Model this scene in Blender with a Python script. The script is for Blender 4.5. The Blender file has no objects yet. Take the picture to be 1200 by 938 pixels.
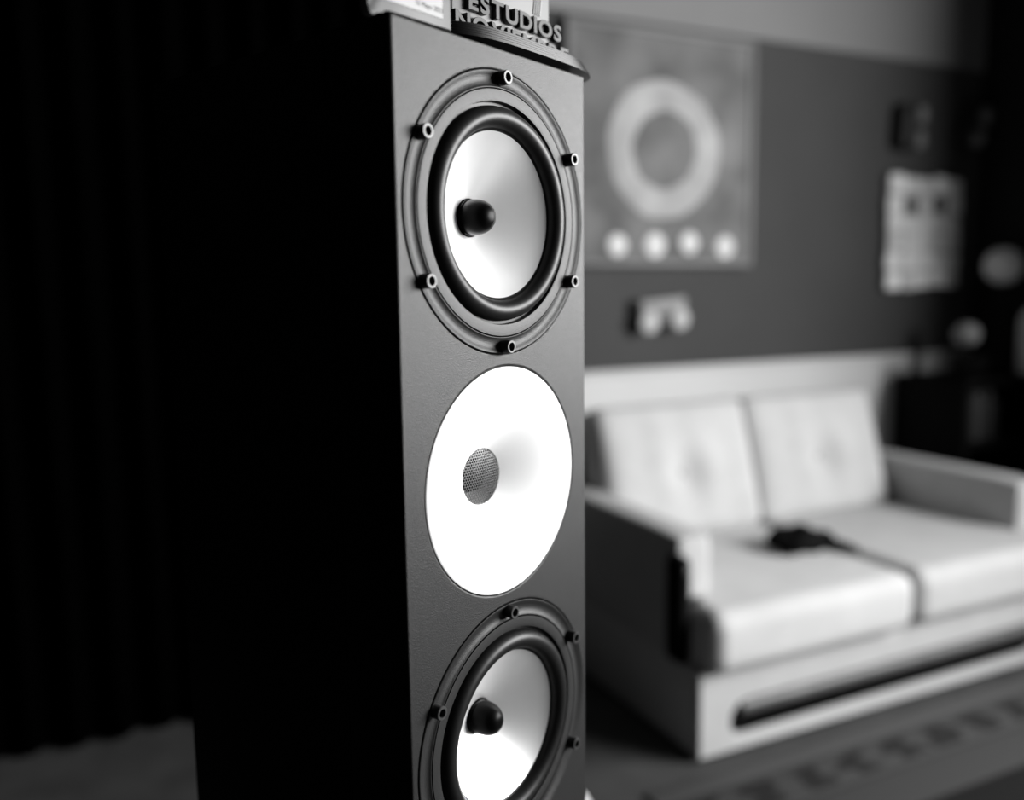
import bpy, bmesh, math, random
from math import pi, sin, cos, radians
from mathutils import Vector, Matrix
random.seed(7)
S = bpy.context.scene
COL = S.collection

# ------------------------------------------------------------------ camera, world, light, exposure
CAM = Vector((0, 0, 1.12))
cd = bpy.data.cameras.new('camera')
co = bpy.data.objects.new('camera', cd); COL.objects.link(co)
R_, U_, F_ = Vector((.9032, -.4289, -.0130)), Vector((.0652, .1073, .9921)), Vector((.4241, .8969, -.1249))
m = Matrix((R_, U_, -F_)).transposed().to_4x4(); m.translation = CAM
co.matrix_world = m
cd.sensor_fit = 'HORIZONTAL'; cd.sensor_width = 36.0
cd.lens = 36.0 * 1006.86 / 1200.0
cd.clip_start = .02
cd.dof.use_dof = True
cd.dof.focus_distance = .59
cd.dof.aperture_fstop = 2.1
S.camera = co

w = bpy.data.worlds.new('world'); S.world = w; w.use_nodes = True
w.node_tree.nodes['Background'].inputs[0].default_value = (.02, .02, .02, 1)
w.node_tree.nodes['Background'].inputs[1].default_value = .2

WIN_Y0, WIN_Y1, WIN_Z0, WIN_Z1 = -1.60, .62, 1.00, 2.20      # the window in the right wall, outside the frame
ROOM_X0, ROOM_X1, ROOM_Y0, ROOM_Y1, ROOM_H = -1.9, 3.22, -2.2, 2.40, 2.55
ld = bpy.data.lights.new('window_daylight', 'AREA')
ld.shape = 'RECTANGLE'; ld.size = WIN_Y1 - WIN_Y0; ld.size_y = WIN_Z1 - WIN_Z0
ld.energy = 320; ld.spread = radians(172)
lo = bpy.data.objects.new('window_daylight', ld); COL.objects.link(lo)
lo.location = (ROOM_X1 + .01, (WIN_Y0 + WIN_Y1) / 2, (WIN_Z0 + WIN_Z1) / 2)
lo.rotation_euler = (pi / 2, 0, pi / 2)                      # faces -x, into the room
vs = S.view_settings
vs.view_transform = 'Standard'; vs.look = 'None'; vs.gamma = 1; vs.use_curve_mapping = False
vs.exposure = 0.0
S.cycles.use_denoising = True
S.cycles.max_bounces = 8

# ------------------------------------------------------------------ helpers
K = .70                                                      # overall reflectance level of the room's surfaces
def mat(name, v, rough=.5, metal=0., spec=.5, var=0., scale=40., bump=0., bscale=None, coat=0., trans=0., sheen=0., k=K):
    v *= k; spec *= k
    M = bpy.data.materials.new(name); M.use_nodes = True
    nt = M.node_tree; b = nt.nodes['Principled BSDF']
    b.inputs['Base Color'].default_value = (v, v, v, 1)
    b.inputs['Roughness'].default_value = rough; b.inputs['Metallic'].default_value = metal
    b.inputs['Specular IOR Level'].default_value = spec
    b.inputs['Coat Weight'].default_value = coat; b.inputs['Transmission Weight'].default_value = trans
    b.inputs['Sheen Weight'].default_value = sheen
    tc = nt.nodes.new('ShaderNodeTexCoord')
    if var:
        n = nt.nodes.new('ShaderNodeTexNoise'); n.inputs['Scale'].default_value = scale; n.inputs['Detail'].default_value = 4
        r = nt.nodes.new('ShaderNodeMapRange')
        r.inputs['From Min'].default_value = .3; r.inputs['From Max'].default_value = .7
        r.inputs['To Min'].default_value = v * (1 - var); r.inputs['To Max'].default_value = v * (1 + var)
        nt.links.new(tc.outputs['Object'], n.inputs['Vector']); nt.links.new(n.outputs['Fac'], r.inputs['Value'])
        nt.links.new(r.outputs['Result'], b.inputs['Base Color'])
    if bump:
        n = nt.nodes.new('ShaderNodeTexNoise'); n.inputs['Scale'].default_value = bscale or scale; n.inputs['Detail'].default_value = 3
        bp = nt.nodes.new('ShaderNodeBump'); bp.inputs['Strength'].default_value = bump; bp.inputs['Distance'].default_value = .002
        nt.links.new(tc.outputs['Object'], n.inputs['Vector']); nt.links.new(n.outputs['Fac'], bp.inputs['Height'])
        nt.links.new(bp.outputs['Normal'], b.inputs['Normal'])
    return M

def link_mesh(name, me, mats, parent=None, loc=None, rot=None):
    o = bpy.data.objects.new(name, me); COL.objects.link(o)
    for M in (mats if isinstance(mats, (list, tuple)) else [mats]): me.materials.append(M)
    if parent: o.parent = parent
    if loc is not None: o.location = loc
    if rot is not None: o.rotation_euler = rot
    return o

def obj(name, bm, mats, parent=None, loc=None, rot=None, ang=32, recalc=True):
    if recalc: bmesh.ops.recalc_face_normals(bm, faces=bm.faces)
    me = bpy.data.meshes.new(name); bm.to_mesh(me); bm.free()
    for p in me.polygons: p.use_smooth = True
    me.set_sharp_from_angle(angle=radians(ang))
    return link_mesh(name, me, mats, parent, loc, rot)

def tag(o, label=None, cat=None, group=None, kind=None):
    if label: o['label'] = label
    if cat: o['category'] = cat
    if group: o['group'] = group
    if kind: o['kind'] = kind
    return o

def thing(name, label, cat, loc=(0, 0, 0), rz=0, group=None):
    o = bpy.data.objects.new(name, None); COL.objects.link(o); o.empty_display_size = .05
    o.location = loc; o.rotation_euler = (0, 0, rz)
    return tag(o, label, cat, group)

def box(bm, x0, x1, y0, y1, z0, z1, bev=0, seg=2, mi=0):
    r = bmesh.ops.create_cube(bm, size=1)
    vs_ = r['verts']
    for v in vs_:
        v.co = ((x0 + x1) / 2 + v.co.x * (x1 - x0), (y0 + y1) / 2 + v.co.y * (y1 - y0), (z0 + z1) / 2 + v.co.z * (z1 - z0))
    fs = list({f for v in vs_ for f in v.link_faces})
    for f in fs: f.material_index = mi
    if bev:
        es = list({e for v in vs_ for e in v.link_edges})
        bmesh.ops.bevel(bm, geom=es, offset=bev, segments=seg, affect='EDGES', profile=.5)
    return bm

def boxo(name, d, M, parent=None, bev=0, seg=2, **k):
    return obj(name, box(bmesh.new(), *d, bev=bev, seg=seg), M, parent, **k)

def lathe(bm, prof, seg=96, axis='y', mi=None, closed=False):
    """prof: (radius, height). axis 'y': height points along -y (out of a front face); axis 'z': up"""
    rings = []
    for r, h in prof:
        if r < 1e-7:
            rings.append([bm.verts.new((0, -h, 0) if axis == 'y' else (0, 0, h))])
        else:
            ring = []
            for i in range(seg):
                a = 2 * pi * i / seg
                ring.append(bm.verts.new((r * cos(a), -h, r * sin(a)) if axis == 'y' else (r * cos(a), r * sin(a), h)))
            rings.append(ring)
    pairs = list(zip(rings[:-1], rings[1:]))
    if closed: pairs.append((rings[-1], rings[0]))
    for k, (A, B) in enumerate(pairs):
        for i in range(seg):
            j = (i + 1) % seg
            if len(A) == 1 and len(B) == 1: continue
            if len(A) == 1: f = bm.faces.new((A[0], B[i], B[j]))
            elif len(B) == 1: f = bm.faces.new((A[i], A[j], B[0]))
            else: f = bm.faces.new((A[i], A[j], B[j], B[i]))
            if mi: f.material_index = mi[k] if k < len(mi) else 0
    return bm

def arc(r0, h0, R, a0, a1, n):
    return [(r0 + R * cos(radians(a0 + (a1 - a0) * i / n)), h0 + R * sin(radians(a0 + (a1 - a0) * i / n))) for i in range(n + 1)]

def tube(bm, pts, rad, seg=10):
    pts = [Vector(p) for p in pts]; rings = []
    for i, p in enumerate(pts):
        t = (pts[min(i + 1, len(pts) - 1)] - pts[max(i - 1, 0)]).normalized()
        a = t.orthogonal().normalized() if i == 0 else (prev - t * prev.dot(t)).normalized()
        prev = a; b = t.cross(a)
        r = rad[i] if isinstance(rad, (list, tuple)) else rad
        rings.append([bm.verts.new(p + (a * cos(2 * pi * k / seg) + b * sin(2 * pi * k / seg)) * r) for k in range(seg)])
    for A, B in zip(rings[:-1], rings[1:]):
        for k in range(seg): bm.faces.new((A[k], A[(k + 1) % seg], B[(k + 1) % seg], B[k]))
    bm.faces.new(rings[0]); bm.faces.new(rings[-1])
    return bm

def prism(bm, poly, y0, y1, bev=0, seg=3, plane='xz'):
    """closed outline extruded; plane 'xz' extrudes along y, 'xy' along z"""
    P = (lambda a, b, c: (a, c, b)) if plane == 'xz' else (lambda a, b, c: (a, b, c))
    A = [bm.verts.new(P(a, b, y0)) for a, b in poly]; B = [bm.verts.new(P(a, b, y1)) for a, b in poly]
    n = len(poly)
    bm.faces.new(A); bm.faces.new(B[::-1])
    for i in range(n): bm.faces.new((A[i], A[(i + 1) % n], B[(i + 1) % n], B[i]))
    if bev: bmesh.ops.bevel(bm, geom=list(bm.edges), offset=bev, segments=seg, affect='EDGES', profile=.5)
    return bm

def pillow(hx, hy, hz, r, n=14, fn=None):
    """soft rounded box, half sizes hx hy hz, corner radius r; fn(co) may press dents into it"""
    bm = bmesh.new()
    bmesh.ops.create_cube(bm, size=2)
    bmesh.ops.subdivide_edges(bm, edges=list(bm.edges), cuts=n, use_grid_fill=True)
    for v in bm.verts:
        q = Vector((v.co.x * hx, v.co.y * hy, v.co.z * hz))
        c = Vector((max(-hx + r, min(hx - r, q.x)), max(-hy + r, min(hy - r, q.y)), max(-hz + r, min(hz - r, q.z))))
        d = q - c
        if d.length > 1e-6:
            k = max(abs(d.x), abs(d.y), abs(d.z))
            d = d.normalized() * k
        v.co = c + d
        if fn: fn(v.co)
    return bm

def curve_plate(name, outer, holes, y0, y1, M, parent, bev=0., res=1):
    """flat plate in xz with holes, thickness from y0 to y1 (local)"""
    cu = bpy.data.curves.new(name, 'CURVE'); cu.dimensions = '2D'; cu.fill_mode = 'BOTH'
    cu.extrude = (y1 - y0) / 2 - bev; cu.bevel_depth = bev; cu.bevel_resolution = 2; cu.offset = -bev
    for loop in [outer] + holes:
        sp = cu.splines.new('POLY'); sp.points.add(len(loop) - 1); sp.use_cyclic_u = True
        for p, (a, b) in zip(sp.points, loop): p.co = (a, b, 0, 1)
    tmp = bpy.data.objects.new('tmp', cu); COL.objects.link(tmp)
    bpy.context.view_layer.update()
    me = bpy.data.meshes.new_from_object(tmp.evaluated_get(bpy.context.evaluated_depsgraph_get()))
    bpy.data.objects.remove(tmp); bpy.data.curves.remove(cu)
    me.transform(Matrix.Translation((0, (y0 + y1) / 2, 0)) @ Matrix.Rotation(pi / 2, 4, 'X'))
    for p in me.polygons: p.use_smooth = True
    me.set_sharp_from_angle(angle=radians(30))
    me.name = name
    return link_mesh(name, me, M, parent)

def text_mesh(txt, size, extrude=0., off=0., bev=0., shear=0.):
    cu = bpy.data.curves.new('t', 'FONT'); cu.body = txt; cu.size = size; cu.extrude = extrude; cu.offset = off
    cu.bevel_depth = bev; cu.bevel_resolution = 1; cu.resolution_u = 4
    tmp = bpy.data.objects.new('tmp', cu); COL.objects.link(tmp)
    bpy.context.view_layer.update()
    me = bpy.data.meshes.new_from_object(tmp.evaluated_get(bpy.context.evaluated_depsgraph_get()))
    bpy.data.objects.remove(tmp); bpy.data.curves.remove(cu)
    me.transform(Matrix.Rotation(pi / 2, 4, 'X'))            # stands up, reads from -y
    return me

def circle(cx, cz, r, n=96): return [(cx + r * cos(2 * pi * i / n), cz + r * sin(2 * pi * i / n)) for i in range(n)]

def struct(name, bm, M, **k): return tag(obj(name, bm, M, **k), kind='structure')

# ------------------------------------------------------------------ materials
M_wall_dark = mat('dark wall paint', .058, .8, var=.08, scale=3, bump=.15, bscale=180)
M_wall_white = mat('white wall paint', .75, .7, var=.03, scale=4, bump=.1, bscale=180)
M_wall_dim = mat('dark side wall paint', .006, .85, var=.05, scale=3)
M_floor = mat('dark worn wooden floor', .072, .55, var=.25, scale=6, bump=.1, bscale=60)
M_added_curtain = mat('black curtain cloth', .0012, .95, spec=.0, bump=.2, bscale=400)
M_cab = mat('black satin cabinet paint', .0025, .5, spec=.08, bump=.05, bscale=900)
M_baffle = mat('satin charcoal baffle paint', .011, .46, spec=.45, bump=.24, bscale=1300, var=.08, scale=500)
M_flange = mat('charcoal cast driver ring', .011, .50, spec=.46, bump=.18, bscale=1300)
M_rubber = mat('black rubber surround', .007, .42, spec=.28)
M_cone = mat('brushed pale metal cone', .93, .36, metal=.70, var=.04, scale=30, k=.95)
M_plug = mat('satin black plug', .001, .38, spec=.09)
M_white_gloss = mat('white waveguide lacquer', .95, .35, coat=.1, k=.93)
M_mesh = mat('dark perforated steel', .15, .38, metal=.7)
M_dome = mat('dark metal dome', .008, .5, spec=.1)
M_screw = mat('black steel screw', .02, .35, spec=.5)
M_screw_rim = mat('lit steel screw rim', .07, .4, metal=.4)  # rim colour lightened for the light its bevel catches
M_black = mat('plain black lacquer', .008, .35, spec=.4)
M_hole = mat('dark gap', .003, .9, spec=.1)
M_fabric = mat('off white upholstery', .70, .9, spec=.2, var=.05, scale=10, bump=.3, bscale=350, sheen=.1)
M_fabric2 = mat('pale grey upholstery', .62, .9, spec=.2, var=.05, scale=10, bump=.3, bscale=350, sheen=.1)
M_rail = mat('grey wooden rail', .13, .45, var=.15, scale=20)

# ------------------------------------------------------------------ the room
X0, X1, Y0, Y1, H = ROOM_X0, ROOM_X1, ROOM_Y0, ROOM_Y1, ROOM_H
struct('floor', box(bmesh.new(), X0 - .1, X1 + .3, Y0 - .1, Y1 + .1, -.1, 0), M_floor)
struct('ceiling', box(bmesh.new(), X0 - .1, X1 + .3, Y0 - .1, Y1 + .1, H, H + .1), mat('ceiling paint', .03, .9))
struct('wall_back', box(bmesh.new(), X0 - .1, X1, Y1, Y1 + .1, 0, H), M_wall_dark)
struct('trim_1', box(bmesh.new(), X0, X1, Y1 - .012, Y1, 1.962, H, bev=.003), mat('dimmed white frieze paint', .24, .8, var=.03, scale=4))  # white wall paint, greyed in colour for the weaker light up here
struct('trim_2', box(bmesh.new(), 1.0, X1, Y1 - .014, Y1, .10, .845), M_wall_white)
struct('trim_3', box(bmesh.new(), 1.0, X1, Y1 - .026, Y1, .845, .862, bev=.004), M_wall_white)
struct('baseboard_back', box(bmesh.new(), X0, X1, Y1 - .02, Y1, 0, .10, bev=.003), mat('dark baseboard', .02, .6))
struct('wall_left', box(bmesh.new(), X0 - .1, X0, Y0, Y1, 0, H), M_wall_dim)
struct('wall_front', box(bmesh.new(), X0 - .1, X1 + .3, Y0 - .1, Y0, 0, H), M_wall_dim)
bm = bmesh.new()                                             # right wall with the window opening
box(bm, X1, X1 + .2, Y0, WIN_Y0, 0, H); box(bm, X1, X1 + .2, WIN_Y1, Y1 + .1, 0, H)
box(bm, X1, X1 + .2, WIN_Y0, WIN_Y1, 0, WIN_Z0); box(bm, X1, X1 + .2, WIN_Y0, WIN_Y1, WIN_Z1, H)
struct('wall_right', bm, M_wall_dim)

# black cloth added to keep the back wall dark left of the sofa
cur = thing('added_curtain', 'added black floor-length cloth keeping the back wall dark behind the tower speaker', 'added_curtain', (0, Y1 - .09, 0))
bm = bmesh.new(); N = 220; pts = []
for i in range(N + 1):
    x = X0 + .05 + (1.0 - X0 - .05) * i / N
    pts.append((x, .028 * sin(x * 62) + .008 * sin(x * 23)))
A = [bm.verts.new((x, y, .012)) for x, y in pts]; B = [bm.verts.new((x, y, 2.38)) for x, y in pts]
for i in range(N): bm.faces.new((A[i], A[i + 1], B[i + 1], B[i]))
bmesh.ops.solidify(bm, geom=list(bm.faces), thickness=.004)
obj('cloth', bm, M_added_curtain, cur)
obj('rod', tube(bmesh.new(), [(X0 + .02, 0, 2.40), (1.03, 0, 2.40)], .012, 14), M_black, cur)
for x in (X0 + .1, -.4, .95):
    obj('bracket', box(bmesh.new(), x - .012, x + .012, 0, .088, 2.385, 2.415, bev=.003), M_black, cur)

# ------------------------------------------------------------------ the tower speaker
FY = radians(26.0265)
OX, OY, TOP = .1608, .4974, 1.2809                           # front face, top left corner
W, DEP, BASE = .200, .262, .075
V1, VT, V2 = -.1089, -.2935, -.4788
RR, RT = .0955, .0815
spk = thing('tower_speaker', 'tall charcoal tower speaker with two pale cone woofers and a white tweeter', 'speaker', (OX, OY, 0), FY)
outer = [(0, BASE), (W, BASE), (W, TOP), (0, TOP)]
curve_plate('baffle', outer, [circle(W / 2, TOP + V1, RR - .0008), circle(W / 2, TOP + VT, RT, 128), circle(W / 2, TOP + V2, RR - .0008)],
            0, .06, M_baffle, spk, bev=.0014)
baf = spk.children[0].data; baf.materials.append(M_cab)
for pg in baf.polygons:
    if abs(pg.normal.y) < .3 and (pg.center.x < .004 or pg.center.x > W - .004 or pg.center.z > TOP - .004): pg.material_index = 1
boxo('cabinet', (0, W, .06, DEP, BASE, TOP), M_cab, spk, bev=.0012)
boxo('plinth', (-.03, W + .03, -.02, DEP + .03, .035, BASE), M_black, spk, bev=.004)
for x in (-.015, W + .015):
    for y in (-.005, DEP + .015):
        obj('spike', lathe(bmesh.new(), [(0, 0), (.004, .004), (.009, .02), (.009, .036), (0, .036)], 20, 'z'), M_screw_rim, spk, (x, y, 0))

def woofer(zc):
    bm = bmesh.new()                                         # cast ring: outer groove, dished channel, inner groove, flat lip
    prof = [(.0968, -.05), (.0968, -.0040), (.0943, -.0040), (.0943, .0000), (.0938, .0005), (.0925, .0002)]
    prof += [(.0925 - .009 * t, .0002 - .0014 * sin(pi * t) ** .8) for t in [i / 10 for i in range(1, 10)]]
    prof += [(.0835, .0004), (.0831, .0004), (.0831, -.0024), (.0820, -.0024), (.0820, .0006), (.0765, .0008), (.0745, .0004), (.0738, -.004), (.0738, -.05)]
    gi = [1 if ((r_ > .0942 and h_ < -.0005) or (.0819 < r_ < .0832 and h_ < -.0005)) else 0 for r_, h_ in prof]
    lathe(bm, prof, 128, mi=[max(a, b) for a, b in zip(gi, gi[1:])])
    o = obj('woofer', bm, [M_flange, M_hole], spk, (W / 2, 0, zc))
    bm = bmesh.new()                                         # half-roll rubber surround
    prof = [(.0740, -.0035), (.0722, -.0035)] + arc(.0648, -.0035, .0072, 0, 180, 16) + [(.0570, -.0042), (.0552, -.0050)]
    lathe(bm, [(r, h if h < -.0034 else -.0035 + (h + .0035) * 1.10) for r, h in prof], 128)
    obj('surround', bm, M_rubber, o)
    bm = bmesh.new()
    prof = [(.0560, -.0043)]
    for i in range(1, 13):
        t = i / 12; prof.append((.0560 - (.0560 - .0135) * t, -.0043 - .0260 * (t ** .95)))
    prof += [(.0135, -.040)]
    lathe(bm, prof, 128); obj('cone', bm, M_cone, o)
    bm = bmesh.new()                                         # bullet shaped plug
    prof = [(.0126, -.042), (.0126, -.0285), (.0118, -.0280), (.0118, -.0268), (.0124, -.0262)]
    prof += [(.0124 * cos(radians(a)) ** .8, -.0250 + .0155 * sin(radians(a))) for a in range(0, 90, 9)] + [(0, -.0095)]
    lathe(bm, prof, 64); obj('phase_plug', bm, M_plug, o)
    for k in range(6):
        a = radians(30 + 60 * k)
        bm = bmesh.new()
        prof = [(.0047, -.004), (.0047, .0062), (.0043, .0067), (.0030, .0067), (.0028, .0064), (.0027, .0035), (0, .0030)]
        lathe(bm, prof, 28, mi=[0, 1, 1, 1, 0, 0])
        obj('screw', bm, [M_screw, M_screw_rim], o, (.0895 * cos(a), 0, .0895 * sin(a)))
    return o
w1 = woofer(TOP + V1)
w2 = w1.copy(); COL.objects.link(w2); w2.location.z = TOP + V2
for ch in list(w1.children):
    c = ch.copy(); COL.objects.link(c); c.parent = w2

bm = bmesh.new()                                             # tweeter: white waveguide
RM = .0207
prof = [(RT - .0006, -.012), (RT - .0006, -.0004), (RT - .0012, .0001)]
for i in range(1, 25):
    t = i / 24; r = RT - .0012 - (RT - .0012 - RM) * t
    prof.append((r, .0001 - .0235 * t ** 1.9))
prof += [(RM, -.0262)]
lathe(bm, prof, 144)
tw = tag(obj('tweeter', bm, M_white_gloss, spk, (W / 2, 0, TOP + VT), ang=50), 'white dished tweeter waveguide')
bm = bmesh.new()                                             # perforated grille, one hexagon cell per hole
p = .0023; hole = .76
def gz(r): return -.0240 + .0012 * (1 - (r / RM) ** 2)
for j in range(-14, 15):
    for i in range(-14, 15):
        cx = (i + (j % 2) * .5) * p; cz = j * p * .866
        if math.hypot(cx, cz) > RM - .0006: continue
        Rh = p / 1.732
        def ring(f, dn):
            out = []
            for k in range(6):
                a = radians(30 + 60 * k); x, z = cx + f * Rh * cos(a), cz + f * Rh * sin(a)
                out.append(bm.verts.new((x, -(gz(math.hypot(x, z)) + dn), z)))
            return out
        a_, b_, c_ = ring(1.0, 0), ring(hole, 0), ring(hole, -.0002)
        for k in range(6):
            bm.faces.new((a_[k], a_[(k + 1) % 6], b_[(k + 1) % 6], b_[k])); bm.faces.new((b_[k], b_[(k + 1) % 6], c_[(k + 1) % 6], c_[k]))
bmesh.ops.remove_doubles(bm, verts=list(bm.verts), dist=1e-5)
tag(obj('mesh_grille', bm, M_mesh, tw, ang=60), 'dark perforated round grille')
bm = bmesh.new()
lathe(bm, [(.0206, -.0262), (.0175, -.0285), (.0150, -.0318), (.0128, -.0330)], 64)
tag(obj('dome_surround', bm, mat('grey dome surround', .30, .5), tw), 'pale ring around the dark dome')
bm = bmesh.new()
lathe(bm, [(.0128, -.0330)] + [(.0125 * cos(radians(a)), -.0325 + .0060 * sin(radians(a))) for a in range(0, 90, 10)] + [(0, -.0265)], 64)
obj('dome', bm, M_dome, tw)

# ------------------------------------------------------------------ photo plaque on the speaker
pl = thing('framed_card', 'grey plaque with a white dated card standing on top of the speaker', 'plaque', (OX, OY, TOP), FY)
out = [(.0516, .0003), (.0516, .098), (-.0175, .098), (-.0172, .004)]
out += [(-.0172, .0005), (-.0168, -.0022), (-.0158, -.0040), (-.0142, -.0047), (-.0122, -.0043), (-.0098, -.0028), (-.0070, -.0012), (-.0040, -.0002), (-.0010, .0003)]
obj('frame', prism(bmesh.new(), out, -.0004, .0060, bev=.0008, seg=2), mat('grey plaque board', .06, .5, spec=.5), pl)
obj('card', box(bmesh.new(), -.0080, .0438, -.0009, -.0002, .0056, .090, bev=.0002, seg=1), mat('white card', .62, .8, spec=.1), pl)
me = text_mesh('16 Mayo 2023', .0042)
xs = [v.co.x for v in me.vertices]
o = link_mesh('date_print', me, mat('grey print', .12, .7), pl, (.0428 - (max(xs) - min(xs)), -.00105, .0088))
tag(o, 'grey printed date 16 Mayo 2023')
obj('easel_leg', prism(bmesh.new(), [(.006, .0002), (.022, .0002), (.020, .07), (.008, .07)], .0062, .0085, bev=.0004), M_black, pl)

# ------------------------------------------------------------------ trophy with raised letters
tr = thing('trophy', 'clear block trophy with raised lettering on a black ridged base atop the speaker', 'trophy', (OX, OY, TOP), FY)
def oval(a, b, n=120, e=3.6):
    r = []
    for i in range(n):
        t = 2 * pi * i / n; c, s = cos(t), sin(t)
        r.append((a * math.copysign(abs(c) ** (2 / e), c), b * math.copysign(abs(s) ** (2 / e), s)))
    return r
def loft(bm, layers):
    rings = [[bm.verts.new((x, y, z)) for x, y in L] for L, z in layers]
    n = len(rings[0])
    for A, B in zip(rings[:-1], rings[1:]):
        for i in range(n): bm.faces.new((A[i], A[(i + 1) % n], B[(i + 1) % n], B[i]))
    bm.faces.new(rings[0]); bm.faces.new(rings[-1])
    return bm
BX, BY, BA, BB = .151, .0525, .090, .0500
L = [(oval(BA - .012, BB - .012), .0003), (oval(BA, BB), .0062), (oval(BA, BB), .0066)]
z = .0066; a = 0.
for k in range(5):                                           # ridged upper edge
    L += [(oval(BA - a - .0007, BB - a - .0007), z + .0004), (oval(BA - a - .0007, BB - a - .0007), z + .0016)]
    z += .0019; a += .0011
    L += [(oval(BA - a, BB - a), z)]
L += [(oval(BA - a - .003, BB - a - .003), z + .0003)]
obj('base', loft(bmesh.new(), L), mat('black ridged base lacquer', .006, .35, spec=.22), tr, (BX, BY, 0), ang=25)
ZB = z + .0003
TY = .0275                                                   # depth of the lettering plane behind the front edge
obj('block', box(bmesh.new(), .088, .199, TY + .004, TY + .030, ZB, .135, bev=.0012), mat('frosted clear acrylic', .36, .5, trans=.25, spec=.08), tr)
M_lf, M_ls = mat('grey letter face', .05, .45, spec=.25), mat('shaded letter edge', .006, .4)  # letter sides coloured black for the shadow they lie in
def lettering(txt, u0, u1, z0, hgt):
    parts = []; x = 0
    for ch in txt:
        me = text_mesh(ch, 1.0, extrude=.13, off=.025, bev=.015)
        xs = [v.co.x for v in me.vertices]; zs = [v.co.z for v in me.vertices]
        parts.append((me, x - min(xs))); x += max(xs) - min(xs) + .09
    tot = x - .09; H_ = .74
    for me, dx in parts:
        me.transform(Matrix.Translation((dx, 0, 0)))
        me.transform(Matrix.Diagonal(((u1 - u0) / tot, hgt / H_, hgt / H_, 1)))
        for pg in me.polygons: pg.use_smooth = False
        me.materials.clear()
        o = link_mesh('letter', me, [M_lf, M_ls], tr, (u0, TY + .0022, z0))
        for pg in me.polygons:
            pg.material_index = 0 if pg.normal.y < -.3 else 1
lettering('ESTUDIOS', .1005, .2095, .0318, .0118)
lettering('NOVIEMBRE', .0865, .2190, ZB, .0120)
bm = bmesh.new()
for k in range(4):
    pts = [(.186 - .0025 * k + .004 * sin(t * 2.2), TY + .0036, .046 + .05 * t) for t in [i / 14 for i in range(15)]]
    tube(bm, pts, .0005, 6)
obj('engraved_line', bm, mat('white engraving', .9, .6), tr)

# ------------------------------------------------------------------ sofa
SX0, SX1, SF, SB = 1.207, 2.562, 1.542, 2.36
sofa = thing('sofa', 'off-white two-seat sofa with square arms against the back wall', 'sofa', (0, 0, 0))
boxo('base', (SX0, SX1, SF + .03, SB, .012, .225), M_fabric, sofa, bev=.008)
def stadium(x0, x1, z0, z1, n=12):
    r = (z1 - z0) / 2; c = (z0 + z1) / 2
    return [(x1 - r + r * cos(radians(-90 + 180 * i / n)), c + r * sin(radians(-90 + 180 * i / n))) for i in range(n + 1)] + \
           [(x0 + r + r * cos(radians(90 + 180 * i / n)), c + r * sin(radians(90 + 180 * i / n))) for i in range(n + 1)]
curve_plate('front_panel', [(SX0, .012), (SX1, .012), (SX1, .222), (SX0, .222)], [stadium(1.300, 2.46, .038, .136)], SF, SF + .0299, M_fabric2, sofa, bev=.004)
boxo('slot_back', (1.29, 2.47, SF + .0285, SF + .0298, .03, .15), M_hole, sofa)
obj('handle_rail', tube(bmesh.new(), [(1.335, SF + .014, .114), (2.44, SF + .014, .114)], .020, 14), M_rail, sofa)
for x in (SX0 + .06, SX1 - .06):
    for y in (SF + .09, SB - .06): obj('foot', lathe(bmesh.new(), [(0, 0), (.022, 0), (.025, .013), (0, .013)], 18, 'z'), M_black, sofa, (x, y, 0))
for x0, x1 in ((SX0, SX0 + .105), (SX1 - .105, SX1)):
    o = obj('arm', pillow((x1 - x0) / 2, (SB - .02 - 1.635) / 2, (.532 - .20) / 2, .022, 8), M_fabric2, sofa, ((x0 + x1) / 2, (SB - .02 + 1.635) / 2, (.532 + .20) / 2))
boxo('back_frame', (SX0 + .02, SX1 - .02, 2.29, SB, .20, .70), M_fabric2, sofa, bev=.02, seg=3)
def dent(hx, hz, dents, pleat=0.):
    def f(c):
        puff = max(0, 1 - (c.x / hx) ** 2) * max(0, 1 - (c.z / hz) ** 2)
        if c.y < 0:
            c.y -= .030 * puff ** .6
            for dx, dz, d, s in dents: c.y += d * math.exp(-((c.x - dx) ** 2 + (c.z - dz) ** 2) / (s * s))
            c.y += pleat * cos(c.x * 42 + 2.2 * c.z) * puff
    return f
hx, hz = .281, .208
for k, cx in enumerate((1.583, 2.141)):
    o = obj('back_cushion', pillow(hx, .075, hz, .034, 26, dent(hx, hz, [(0, -.015, .028, .06)], .004)), M_fabric, sofa, (cx, 2.195, .555), (radians(-17), 0, 0))
    obj('button', lathe(bmesh.new(), [(.013, -.004), (.012, .003), (.006, .005), (0, .006)], 20), M_fabric2, o, (0, -.078, -.015))
def seat(poly, name, M):
    bm = prism(bmesh.new(), poly, .226, .382, bev=.045, seg=6, plane='xy')
    o = obj(name, bm, M, sofa, ang=80)
    wn = o.modifiers.new('wn', 'WEIGHTED_NORMAL'); wn.keep_sharp = False
    return o
xa, xm, xb = SX0 + .107, 1.868, SX1 - .107
seat([(xa, 2.12), (xa, 1.632), (SX0 + .002, 1.632), (SX0 + .002, 1.492), (xm, 1.492), (xm, 2.12)], 'seat_cushion', M_fabric)
seat([(xm + .008, 2.12), (xm + .008, 1.497), (SX1 + .008, 1.497), (SX1 + .008, 1.632), (xb, 1.632), (xb, 2.12)], 'seat_cushion', M_fabric2)

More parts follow.
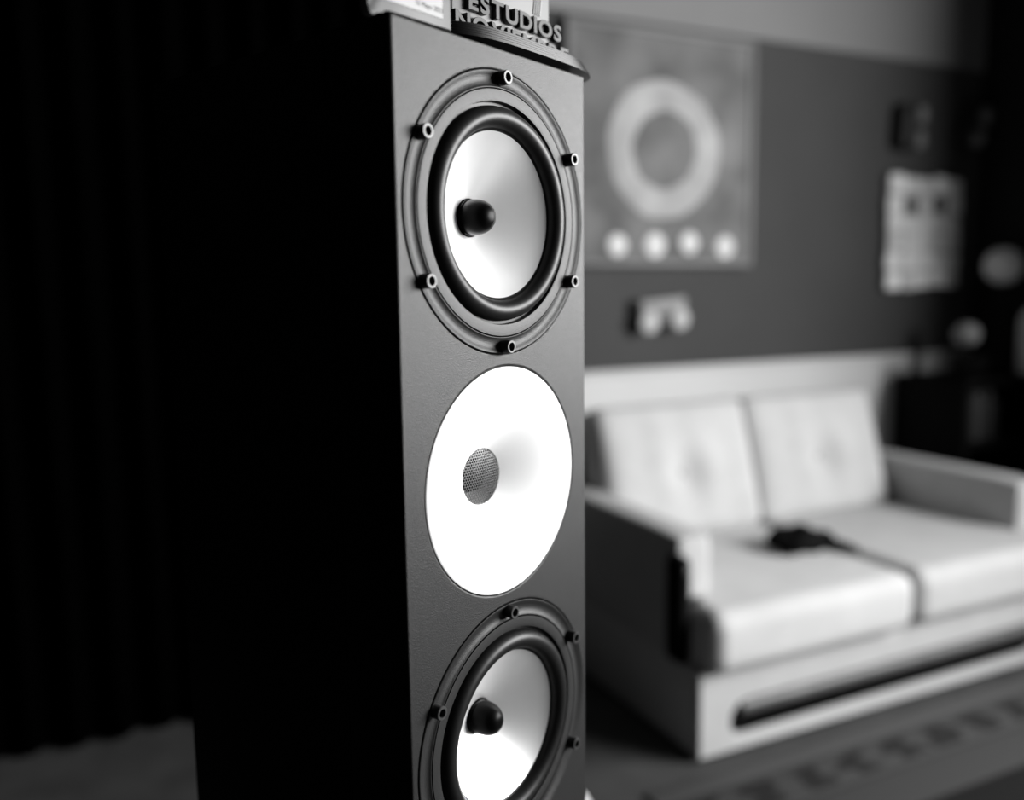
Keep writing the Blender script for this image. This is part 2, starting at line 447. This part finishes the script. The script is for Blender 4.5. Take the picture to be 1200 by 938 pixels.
# dark things on the sofa
pch = thing('black_pouch', 'narrow black pouch hanging at the front corner of the sofa arm', 'pouch', (SX0 - .0205, 1.605, .25))
obj('body', pillow(.0185, .034, .13, .016, 8), mat('black cloth', .006, .8, spec=.1), pch, (0, 0, .12))
tag(obj('snap', lathe(bmesh.new(), [(.010, -.002), (.010, .002), (.006, .004), (0, .0045)], 20), M_screw_rim, pch, (0, -.0345, .22)), 'grey metal snap')
def lump(c):
    c.z += .012 * sin(c.x * 60 + 1) * cos(c.y * 50) ; c.x += .006 * sin(c.y * 70)
    if c.z > 0: c.z *= max(.25, 1 - (c.x / .085) ** 2 * .7)
bag = thing('black_bag', 'small crumpled black bag with a strap lying between the two sofa seats', 'bag', (1.752, 1.80, .383), radians(8))
obj('body', pillow(.086, .06, .030, .025, 10, lump), mat('black bag cloth', .004, .8, spec=.1), bag, (0, 0, .031))
obj('strap', tube(bmesh.new(), [(.05, -.03, .02), (.07, -.065, .018), (.078, -.105, .014), (.080, -.135, .010)], [.018, .016, .014, .008], 10), M_hole, bag)

# ------------------------------------------------------------------ things on the back wall
def on_wall(x, z): return (x, Y1, z)
pt = thing('painting', 'large square grey painting with a pale ring above four white dots', 'painting', on_wall(1.680, 1.570))
MP = mat('grey mottled canvas', .18, .8, var=.42, scale=6, bump=.2, bscale=90)
PX0, PX1, PZ0, PZ1 = -.345, .345, -.352, .354
boxo('canvas', (PX0, PX1, -.030, -.002, PZ0, PZ1), MP, pt, bev=.003)
M_fr = mat('grey painted frame', .20, .6)
for d in ((PX1, PX1 + .020, PZ0 - .020, PZ1 + .020), (PX0 - .020, PX0, PZ0 - .020, PZ1 + .020), (PX0, PX1, PZ1, PZ1 + .020), (PX0, PX1, PZ0 - .020, PZ0)):
    boxo('frame_strip', (d[0], d[1], -.036, -.002, d[2], d[3]), M_fr, pt, bev=.002)
MR = mat('pale ring paint', .46, .7, var=.22, scale=9, bump=.4, bscale=40)
bm = bmesh.new(); n = 120; rows = []
for i in range(n):
    a = 2 * pi * i / n
    ro = .218 + .004 * sin(3 * a + 1) + .0015 * sin(9 * a); ri = .124 + .004 * sin(2 * a) + .0015 * sin(8 * a + 2)
    row = []
    for k in range(7):
        t = k / 6; r = ri + (ro - ri) * t
        row.append(bm.verts.new((r * cos(a), -.030 - .006 * sin(pi * t) ** .7, r * sin(a))))
    rows.append(row)
for i in range(n):
    for k in range(6): bm.faces.new((rows[i][k], rows[(i + 1) % n][k], rows[(i + 1) % n][k + 1], rows[i][k + 1]))
tag(obj('painted_ring', bm, MR, pt), 'thick pale painted ring')
MD = mat('white dot paint', .78, .6)
for x, z, r in ((-.180, -.306, .036), (-.036, -.305, .040), (.102, -.296, .037), (.250, -.308, .038)):
    obj('painted_dot', lathe(bmesh.new(), [(r, .0295), (r * .95, .032), (r * .6, .034), (0, .035)], 28), MD, pt, (x, 0, z))

orn = thing('wall_ornament', 'small grey ornament with two pale discs hung beneath the painting', 'ornament', on_wall(1.670, 1.045))
orn.rotation_euler = (0, radians(-4), 0)
MO = mat('mid grey ornament', .16, .6)
boxo('body', (-.095, .095, -.040, -.002, -.040, .050), MO, orn, bev=.010, seg=3)
boxo('top_bar', (-.085, .092, -.046, -.0395, .002, .046), mat('light grey bar', .30, .6), orn, bev=.003)
for x in (-.060, .062):
    obj('disc', lathe(bmesh.new(), [(.036, .038), (.036, .052), (.030, .056), (0, .057)], 28), mat('pale disc', .55, .6), orn, (x, 0, -.026))

for x, z, lab, tilt, v, nm in ((2.785, 1.715, 'small dark mask with two grey lumps on the wall directly above the pale panel', 4, .16, 0),
                           (3.135, 1.745, 'small black mask with two dim lumps beside the room corner', 24, .22, 1)):
    t = thing('wall_mask', lab, 'mask', on_wall(x, z), group='small dark wall masks'); t.rotation_euler = (0, radians(tilt), 0)
    obj('backing', pillow(.050, .028, .085, .024, 8), mat('dark mask wood', .014, .7), t, (-.010, -.030, 0))
    for dz in (.042, -.048):
        obj('lump', pillow(.026, .022, .036, .020, 6), mat('dull grey lump', v, .7), t, (.018, -.062, dz))

pn = thing('relief_panel', 'pale patchwork relief panel with two dark spots on the back wall', 'panel', on_wall(2.900, 1.325))
boxo('board', (-.185, .185, -.020, -.002, -.195, .195), mat('pale panel board', .5, .7), pn, bev=.004)
NXp, NZp = 5, 6
for j in range(NZp):
    for i in range(NXp):
        hx_, hz_ = .0395 + random.uniform(-.003, .004), .035 + random.uniform(-.003, .004)
        x = -.160 + i * .080 + random.uniform(-.006, .006); z = -.178 + j * .0712 + random.uniform(-.006, .006)
        v = random.choice((.8, .95, 1.1)) + (.1 if j == 0 else 0)
        if j == 4 and i in (1, 3): v, hx_, hz_ = .16, .030, .027
        nm = 'pale patch %d' % int(v * 100)
        Mx = bpy.data.materials.get(nm) or mat(nm, v, .7)
        obj('patch', pillow(hx_, .010, hz_, .0095, 4), Mx, pn, (x, -.024, z))

# ------------------------------------------------------------------ dark corner: shelf unit and what stands on it
SHX0, SHX1, SHY0, SHY1, SHT = 2.76, 3.20, 2.05, 2.36, .785
M_shelf = mat('matte black shelf', .003, .6, spec=.1)
sh = thing('shelf_unit', 'low black open shelf unit in the corner beyond the sofa', 'shelf', (0, 0, 0))
boxo('top', (SHX0, SHX1, SHY0, SHY1, SHT - .025, SHT), M_shelf, sh, bev=.003)
for x in (SHX0, SHX1 - .022): boxo('side_panel', (x, x + .022, SHY0, SHY1, 0, SHT - .0251), M_shelf, sh, bev=.002)
for z in (.06, .30, .53): boxo('shelf', (SHX0 + .0221, SHX1 - .0221, SHY0 + .01, SHY1 - .012, z, z + .02), M_shelf, sh, bev=.002)
boxo('back_panel', (SHX0 + .0221, SHX1 - .0221, SHY1 - .0118, SHY1 - .002, .02, SHT - .0251), M_shelf, sh)
x = SHX0 + .05; k = 0
labs = ['dark grey hardback book, first from the sofa side on the upper shelf', 'thin black book second from the sofa side on the upper shelf', 'thick dull grey book in the middle of the upper shelf row',
        'slim dark book right of the thick grey one on the upper shelf', 'tall dark grey book fifth along the upper shelf', 'short black book at the corner end of the upper shelf']
for lab, th, hh, v in zip(labs, (.034, .022, .045, .02, .03, .028), (.17, .16, .18, .15, .185, .14), (.05, .02, .08, .03, .06, .02)):
    b = thing('book', lab, 'book', (x, 2.10, .55), group='books on the upper shelf'); Mb = mat('book cover', v, .6)
    obj('cover', box(bmesh.new(), 0, th, 0, .13, 0, hh, bev=.0015), Mb, b)
    obj('pages', box(bmesh.new(), .002, th - .002, .004, .131, .003, hh + .0004), mat('book pages', .3, .8), b)
    x += th + .003
lp = thing('table_lamp', 'table lamp with a pale globe shade on a thin black stem', 'lamp', (3.130, 2.20, SHT))
obj('foot', lathe(bmesh.new(), [(0, 0), (.045, 0), (.045, .010), (.03, .018), (.008, .024), (.008, .03), (0, .03)], 32, 'z'), M_black, lp)
obj('stem', lathe(bmesh.new(), [(.006, .02), (.006, .34), (.02, .345), (.02, .355), (0, .355)], 20, 'z'), M_black, lp)
obj('shade', lathe(bmesh.new(), [(.02, -.068)] + [(.07 * cos(radians(a)), .07 * sin(radians(a))) for a in range(-70, 90, 10)] + [(0, .07)], 36, 'z'), mat('pale globe', 1.1, .4), lp, (0, 0, .41))
vz = thing('dark_vase', 'small dark vase holding a round pale dried flower head', 'vase', (2.925, 2.19, SHT))
obj('body', lathe(bmesh.new(), [(0, 0), (.028, 0), (.038, .03), (.030, .07), (.014, .095), (.017, .105), (.012, .103), (0, .08)], 28, 'z'), M_black, vz)
obj('stalk', tube(bmesh.new(), [(0, 0, .07), (.003, 0, .12)], .003, 8), M_black, vz)
obj('flower_head', pillow(.045, .045, .042, .040, 10, lambda c: c.__imul__(1 + .06 * sin(c.x * 210) * sin(c.y * 190) * sin(c.z * 230))), mat('pale dried flower', .5, .9), vz, (.003, 0, .155))
bw = thing('bowl', 'small black bowl at the sofa end of the shelf unit top', 'bowl', (2.83, 2.10, SHT))
obj('dish', lathe(bmesh.new(), [(0, .004), (.03, .004), (.055, .045), (.062, .085), (.066, .085), (.060, .042), (.034, 0), (0, 0)], 32, 'z'), M_shelf, bw)
cv = thing('pale_bottle_vase', 'tall pale cylindrical vase standing in front of the globe lamp', 'vase', (3.135, 2.085, SHT))
obj('body', lathe(bmesh.new(), [(0, 0), (.034, 0), (.037, .006), (.037, .20), (.030, .225), (.018, .235), (.018, .25), (.014, .25), (.014, .22), (0, .21)], 32, 'z'), mat('pale stoneware', .85, .5), cv)

# ------------------------------------------------------------------ rug and pouf
RX0, RX1, RY0, RY1 = 1.02, 3.05, .25, 1.495
M_rug = bpy.data.materials.new('woven rug with border bands'); M_rug.use_nodes = True
nt = M_rug.node_tree; b = nt.nodes['Principled BSDF']; b.inputs['Roughness'].default_value = .95; b.inputs['Specular IOR Level'].default_value = .1
tc = nt.nodes.new('ShaderNodeTexCoord'); sx = nt.nodes.new('ShaderNodeSeparateXYZ'); nt.links.new(tc.outputs['Object'], sx.inputs[0])
def mth(op, a, b_=None, c=None):
    nd = nt.nodes.new('ShaderNodeMath'); nd.operation = op
    for i, v in enumerate((a, b_, c)):
        if v is None: continue
        if isinstance(v, (int, float)): nd.inputs[i].default_value = v
        else: nt.links.new(v, nd.inputs[i])
    return nd.outputs[0]
ramp = nt.nodes.new('ShaderNodeValToRGB'); ramp.color_ramp.interpolation = 'CONSTANT'
dist = mth('SUBTRACT', RY1, sx.outputs['Y'])                 # distance in from the edge by the sofa
el = ramp.color_ramp.elements
steps = [(0, .08), (.020, .085), (.060, .045), (.068, .07), (.170, .07), (.178, .04), (.186, .058), (.30, .012)]
el[0].position = 0; el[0].color = (.08, .08, .08, 1); el[1].position = .020; el[1].color = (.10, .10, .10, 1)
for ps, v in steps[2:]:
    e = el.new(ps); e.color = (v, v, v, 1)
nt.links.new(dist, ramp.inputs[0])
wob = nt.nodes.new('ShaderNodeTexNoise'); wob.inputs['Scale'].default_value = 22; nt.links.new(tc.outputs['Object'], wob.inputs['Vector'])
ph = mth('ADD', mth('MULTIPLY', sx.outputs['X'], 44), mth('MULTIPLY', wob.outputs['Fac'], 6.0))
wave = mth('SINE', ph)
inband = mth('MULTIPLY', mth('GREATER_THAN', dist, .078), mth('LESS_THAN', dist, .162))
blot = mth('MULTIPLY', inband, mth('GREATER_THAN', wave, -.35))
mx = nt.nodes.new('ShaderNodeMix'); mx.data_type = 'RGBA'
nt.links.new(blot, mx.inputs[0]); nt.links.new(ramp.outputs[0], mx.inputs[6]); mx.inputs[7].default_value = (.028, .028, .028, 1)
nt.links.new(mx.outputs[2], b.inputs['Base Color'])
rug = tag(obj('rug', box(bmesh.new(), RX0, RX1, RY0, RY1, .0005, .009, bev=.003), M_rug), 'grey woven rug with a dark blotched border in front of the sofa', 'rug')

pf = thing('pouf', 'white knitted pouf behind the lower right edge of the speaker', 'pouf', (.483, 1.010, 0))
bm = bmesh.new()
prof = [(0, .002)] + [(.13 * abs(cos(radians(a))) ** .55, .222 + .220 * math.copysign(abs(sin(radians(a))) ** .8, a)) for a in range(-85, 90, 8)] + [(0, .443)]
lathe(bm, prof, 72, 'z'); obj('cover', bm, mat('white knitted wool', .55, .95, spec=.1, bump=1., bscale=120), pf)
